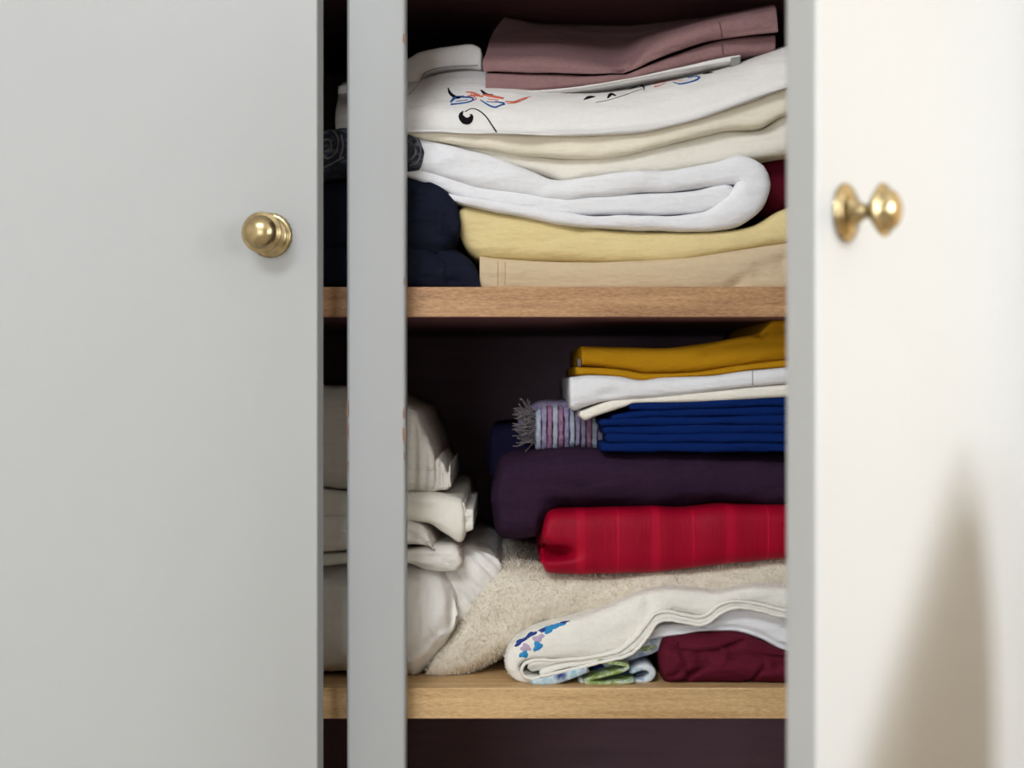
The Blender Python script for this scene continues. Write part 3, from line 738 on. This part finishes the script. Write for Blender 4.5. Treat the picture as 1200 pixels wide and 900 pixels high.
wt = ribbon([(1010, 712, 30), (918, 702, 27), (890, 698, 20), (866, 699, 14), (845, 704, 18), (824, 708, 29), (800, 705, 27), (784, 704, 28), (765, 713, 40), (745, 724, 45), (720, 738, 51), (684, 748, 49), (655, 752, 42), (630, 757, 36), (612, 764, 28), (602, 775, 20), (602, 786, 14), (610, 794, 10), (622, 797, 8), (640, 797, 7), (665, 791, 6), (690, 785, 5)],
            Y=1.104, ry=.010, L='cut', R='cut', seed=54, amp=.0012, depth=.26, clamp=LOW, pinch=[(760, 712, 6, 30, .002)])
wlow = ribbon([(1010, 736, 8), (918, 719, 7.5), (890, 712, 8), (863, 708.5, 7.5), (845, 713, 8), (824, 727, 9), (800, 724, 10), (782, 721.5, 10), (768, 726, 11), (757, 740, 14), (742, 755, 13), (725, 766, 9), (690, 775, 8), (655, 782, 8), (632, 790, 6)],
              Y=1.100, ry=.003, depth=.2, seed=55, amp=.0005, L='cut', R='round', clamp=LOW)
win_ = ribbon([(700, 772, 6), (660, 776, 9), (630, 781, 11), (618, 784, 10)], Y=1.107, ry=.003, depth=.2, seed=56, amp=.0005, L='cut', R='round', clamp=LOW)
ft = caster(wt, wlow)
hm1 = [(1010, 732), (918, 715), (890, 708), (862, 704.5), (843, 709), (824, 722.5), (800, 720), (784, 716.5), (768, 719), (757, 732), (745, 747), (725, 763), (700, 769), (684, 771.5), (655, 774), (628, 774), (616, 777), (611, 785), (616, 794), (628, 795), (650, 789), (664, 786)]
hm2 = [(1010, 739), (918, 722.5), (890, 715.5), (865, 712), (848, 717), (824, 732), (800, 729), (784, 726.5), (770, 730), (760, 745), (748, 759), (734, 769), (697, 778), (653, 788.5), (632, 793)]
def edge_tube(pts, Y, r, n=110):
    S = cat([(p[0], p[1], 0) for p in pts], n)
    return tube([P(q[0], q[1], Y)+Vector((0, noise.noise(Vector((q[0]*.3, q[1]*.3, 1)))*.0006, noise.noise(Vector((q[0]*.2, q[1]*.2, 7)))*.0006)) for q in S], r, 8)
h1 = edge_tube(hm1, 1.0995, .0014); h2 = edge_tube(hm2, 1.0985, .0014)
fw2 = caster(wt)
p_sky = patch_on(fw2, [(643, 737, 8, 4.6, -.5), (654, 733, 9, 2.6, -.35), (630, 757, 5, 6.5, .2), (614, 767, 5.5, 4.2, -.3)])
p_ind = patch_on(fw2, [(610, 752, 9, 2.8, -.6), (622, 744, 8, 2.6, -.5), (637, 738, 6, 2.4, -.4), (661, 729.5, 6, 1.6, -.3)])
p_lil = patch_on(fw2, [(631, 748, 7, 4.2, -.4), (616, 759, 6, 4.6, 0)])
thing('flowered_towel', 'white towel with small blue flowers and rolled hems, bottom of the right stack', 'towel',
      [('towel', wt, M['wtowel']), ('lower_layer', wlow, M['wtowel']), ('inner_fold', win_, M['wtowel']), ('hem', h1, M['wtowel']), ('hem', h2, M['wtowel']),
       ('sky_blue_flowers', p_sky, M['sky_dye'], 'sky blue printed petals'), ('indigo_flowers', p_ind, M['blue_dye'], 'indigo printed petals'), ('lilac_flowers', p_lil, M['lilac_dye'], 'pale lilac printed petals'),
       ('terry_pile', pile(wt, 20000, .0009, .0002, seed=4), M['wtowel'], None, 'stuff')])

wcl = slab([(757, 744), (775, 734), (800, 733), (824, 734), (840, 724), (856, 715), (890, 714), (918, 721), (1010, 742)],
           [(757, 750), (778, 747.5), (800, 745), (824, 740.5), (856, 740.5), (890, 749), (918, 763), (1010, 790)], Y=1.108, depth=.22, ry=.006, seed=57, amp=.001,
           grooves=[G([(757, 744), (800, 739), (824, 735), (856, 735), (890, 743), (918, 757), (1000, 784)], .004, 1.3), G([(830, 730), (856, 722), (890, 724), (918, 736)], .003, 3)], **K)
thing('white_cloth', 'thin white cloth drooping to the right between flowered towel and crumpled maroon cloth', 'cloth', [('cloth', wcl, M['white'])])
mar = slab([(777, 760), (781, 752), (800, 748), (824, 742.5), (845, 741.5), (866, 743), (890, 751), (918, 764.5), (1010, 792)],
           [(777, 790), (779, 801), (800, 806), (1010, 806)], Y=1.095, depth=.25, ry=.028, L='round', endlen=6, seed=58, amp=.0022, freq=(25, 25, 25), na=30,
           grooves=[G([(782, 756), (805, 764), (830, 764), (870, 752)], .006, 2.2), G([(800, 800), (830, 780), (870, 768), (918, 772)], .006, 3), G([(795, 752), (802, 775), (806, 790)], .005, 3), G([(790, 792), (820, 770), (862, 758)], .004, 2.5), G([(880, 800), (900, 782), (930, 778)], .005, 3)], **K)
thing('crumpled_maroon_cloth', 'crumpled dark maroon cloth lying on the lower shelf below the flowered towel', 'cloth', [('cloth', mar, M['maroon_b'])])

flo_top = ribbon([(780, 752, 12), (765, 757, 18), (748, 764, 16), (730, 771, 12), (705, 778, 10)], Y=1.118, ry=.004, depth=.15, L='cut', R='round', seed=61, amp=.0016, freq=(40, 40, 60), clamp=LOW)
flo_loop = ribbon([(738, 789, 5), (748, 784, 6), (758, 782.5, 6.5), (765, 788, 7), (761, 796, 7), (748, 800, 6), (725, 801, 6), (700, 802, 6), (684, 801, 6), (680, 795, 6)], Y=1.104, ry=.004, depth=.15, L='round', R='round', seed=62, amp=.001, clamp=LOW)
flo_in = slab([(684, 792), (700, 783), (720, 780), (745, 784)], [(684, 800), (700, 801), (745, 800)], Y=1.12, depth=.1, ry=.003, seed=63, **K)
green = ribbon([(700, 775, 3.5), (716, 777, 3.5), (730, 779, 4), (737, 782, 4), (728, 787, 4), (712, 791, 4), (697, 795, 4), (684, 799, 4)], Y=1.098, ry=.003, depth=.12, L='round', R='round', seed=64, amp=.0008, clamp=LOW)
green2 = ribbon([(684, 800, 5), (705, 802, 6), (725, 801, 6), (745, 798, 5)], Y=1.097, ry=.003, depth=.05, L='round', R='round', seed=65, amp=.0008, clamp=LOW)
teal = slab([(622, 798), (640, 794), (660, 789), (688, 783)], [(622, 800), (630, 806), (650, 802), (688, 788)], Y=1.097, depth=.05, ry=.002, seed=66, **K)
green3 = ribbon([(748, 762, 4), (760, 760, 5), (770, 757, 4)], Y=1.1165, ry=.002, depth=.02, L='round', R='round', seed=67, amp=.0004, clamp=LOW)
thing('floral_napkin', 'small crumpled blue and green floral napkin between white towel and maroon cloth', 'napkin',
      [('upper_fold', flo_top, M['floral']), ('curled_fold', flo_loop, M['floral']), ('inner_fold', flo_in, M['blue_dye'], 'deep blue inside'), ('green_trim', green, M['green_cloth'], 'green edging'),
       ('green_trim', green2, M['green_cloth'], 'green edging'), ('green_trim', green3, M['green_cloth'], 'green leaf pattern'), ('teal_corner', teal, M['floral_b'], 'teal and white corner')])

# ------------------------------------------------------------------ lower shelf, left stack
A_ = slab([(330, 452), (400, 455), (440, 462), (476, 478), (488, 484), (495, 500), (504, 520), (509, 536)], [(330, 572), (400, 574), (476, 579), (500, 579.5), (509, 577)], Y=1.125, depth=.3, ry=.02, L='cut', R='round', endlen=3, seed=70, amp=.0035,
          freq=(40, 20, 8), clamp=LOW, pinch=[(486, 540, 3, 40, .005), (498, 560, 2.5, 30, .004), (476, 510, 3, 30, .003)], grooves=[G([(380, 560), (440, 566), (480, 573)], .004, 2)])
A2 = slab([(506, 541), (514, 537), (519, 544), (527, 543), (525, 556), (528, 566)], [(506, 577), (516, 575), (524, 574), (528, 571)], Y=1.13, depth=.2, ry=.006, seed=71, amp=.002, freq=(60, 20, 40), clamp=LOW, step=1, pinch=[(517, 556, 2, 20, .004)])
thing('white_pillowcase', 'off-white pillowcase with a frilly end, topmost of the left stack on the lower shelf', 'pillowcase', [('cloth', A_, M['offwhite']), ('frilled_end', A2, M['offwhite'])])
B1 = slab([(330, 572), (476, 580), (500, 580), (522, 582), (540, 586), (546, 592)], [(330, 640), (420, 632), (476, 612), (500, 614), (524, 628), (538, 636), (546, 630)], Y=1.115, depth=.3, ry=.012, R='round', endlen=4, seed=72, amp=.003, clamp=LOW,
          grooves=[G([(480, 592), (510, 596), (540, 606)], .002, 3)])
B2 = slab([(538, 590), (544, 590), (546, 598), (554, 598)], [(538, 624), (546, 623), (554, 620)], Y=1.12, depth=.2, ry=.004, seed=73, amp=.0012, clamp=LOW, step=1, grooves=[G([(538, 610), (554, 610)], .004, 1.5)])
B3 = slab([(330, 600), (440, 606), (476, 613), (492, 618), (504, 630), (511, 642)], [(330, 650), (476, 642), (496, 644), (511, 650)], Y=1.107, depth=.2, ry=.014, R='round', endlen=4, seed=74, amp=.003, clamp=LOW, grooves=[G([(478, 625), (495, 636), (505, 648)], .003, 2.5)])
thing('folded_sheet', 'off-white sheet with stepped folded end in the middle of the left stack', 'sheet', [('upper_fold', B1, M['cream_b']), ('hemmed_end', B2, M['offwhite']), ('lower_fold', B3, M['offwhite'])])
C1 = slab([(330, 652), (476, 646), (500, 640), (528, 639), (538, 644), (543, 652)], [(330, 664), (476, 659), (500, 668), (515, 670), (530, 670), (543, 664)], Y=1.113, depth=.25, ry=.012, R='round', endlen=6, seed=75, amp=.003, clamp=LOW, grooves=[G([(485, 652), (510, 655), (530, 664)], .003, 2)])
thing('small_cloth', 'narrow off-white cloth lying on the duvet in the left stack', 'cloth', [('cloth', C1, M['offwhite'])])
D1 = slab([(330, 662), (440, 658), (476, 661), (500, 664), (514, 670), (525, 682), (532, 696), (536, 712)], [(330, 800), (480, 800), (494, 791), (512, 772), (526, 757), (533, 744), (536, 728)], Y=1.112, depth=.25, ry=.04, R='cut', seed=76, amp=.006, clamp=LOW, na=27,
          grooves=[G([(380, 742), (430, 748), (470, 790)], .01, 4), G([(478, 690), (500, 700), (520, 740)], .004, 3), G([(476, 668), (495, 685), (506, 730), (510, 750)], .004, 3), G([(470, 770), (495, 758), (520, 735)], .004, 4), G([(470, 720), (490, 728), (510, 760)], .003, 3)], pinch=[(531, 716, 6, 22, .012)], freq=(22, 22, 22))
D2 = ribbon([(500, 718, 60), (520, 706, 74), (545, 690, 84), (566, 672, 78), (582, 658, 52)], Y=1.135, depth=.25, ry=.04, L='cut', R='round', seed=77, amp=.006, freq=(24, 24, 24), clamp=LOW, na=27,
            grooves=[G([(535, 668), (560, 690), (575, 720)], .004, 3), G([(550, 650), (572, 670), (585, 700)], .005, 2.5), G([(538, 700), (552, 706), (566, 722)], .005, 3), G([(545, 680), (558, 700), (572, 716)], .004, 2), G([(560, 648), (578, 660), (590, 680)], .004, 2)])
thing('rolled_duvet', 'puffy off-white duvet rolled up at the bottom of the left stack', 'duvet', [('front_roll', D1, M['duvet']), ('back_roll', D2, M['duvet'])])

# ------------------------------------------------------------------ unseen board, added to cast a soft shadow on the right door
def shadow_board():
    def pt(q, t, z): return (.1606+.616*q+.76*t, .75+.788*q-.64*t, z)
    out = []
    prof = [(.215, HC-.028), (.20, HC-.033), (.178, HC-.055), (.14, HC-.10), (.085, HC-.16), (.03, HC-.235), (-.02, HC-.34), (-.035, HC-.5), (-.035, .1), (.27, .1), (.272, HC-.3), (.27, HC-.16), (.26, HC-.09), (.245, HC-.048), (.23, HC-.032)]
    V = [pt(q, .15, z) for q, z in prof]+[pt(q, .172, z) for q, z in prof]; n = len(prof)
    Q = [tuple(range(n)), tuple(reversed(range(n, 2*n)))]+[(i, i+n, (i+1) % n+n, (i+1) % n) for i in range(n)]
    legs = [tube([pt(a, .18, .95), pt(b, .20, .0)], .009, 8) for a, b in ((.08, .2), (.2, .08))]
    bar = tube([pt(.06, .195, .01), pt(.24, .195, .01)], .009, 8)
    thing('shadow_board', 'made-up tan board out of view, added to cast the shadow on the right door', 'shadow board',
          [('board', (V, Q), M['board']), ('leg', legs[0], M['fringe']), ('leg', legs[1], M['fringe']), ('foot_bar', bar, M['fringe'])])
M['board'] = fabric('tan_shadow_board_cover', lin(216, 180, 130))
shadow_board()
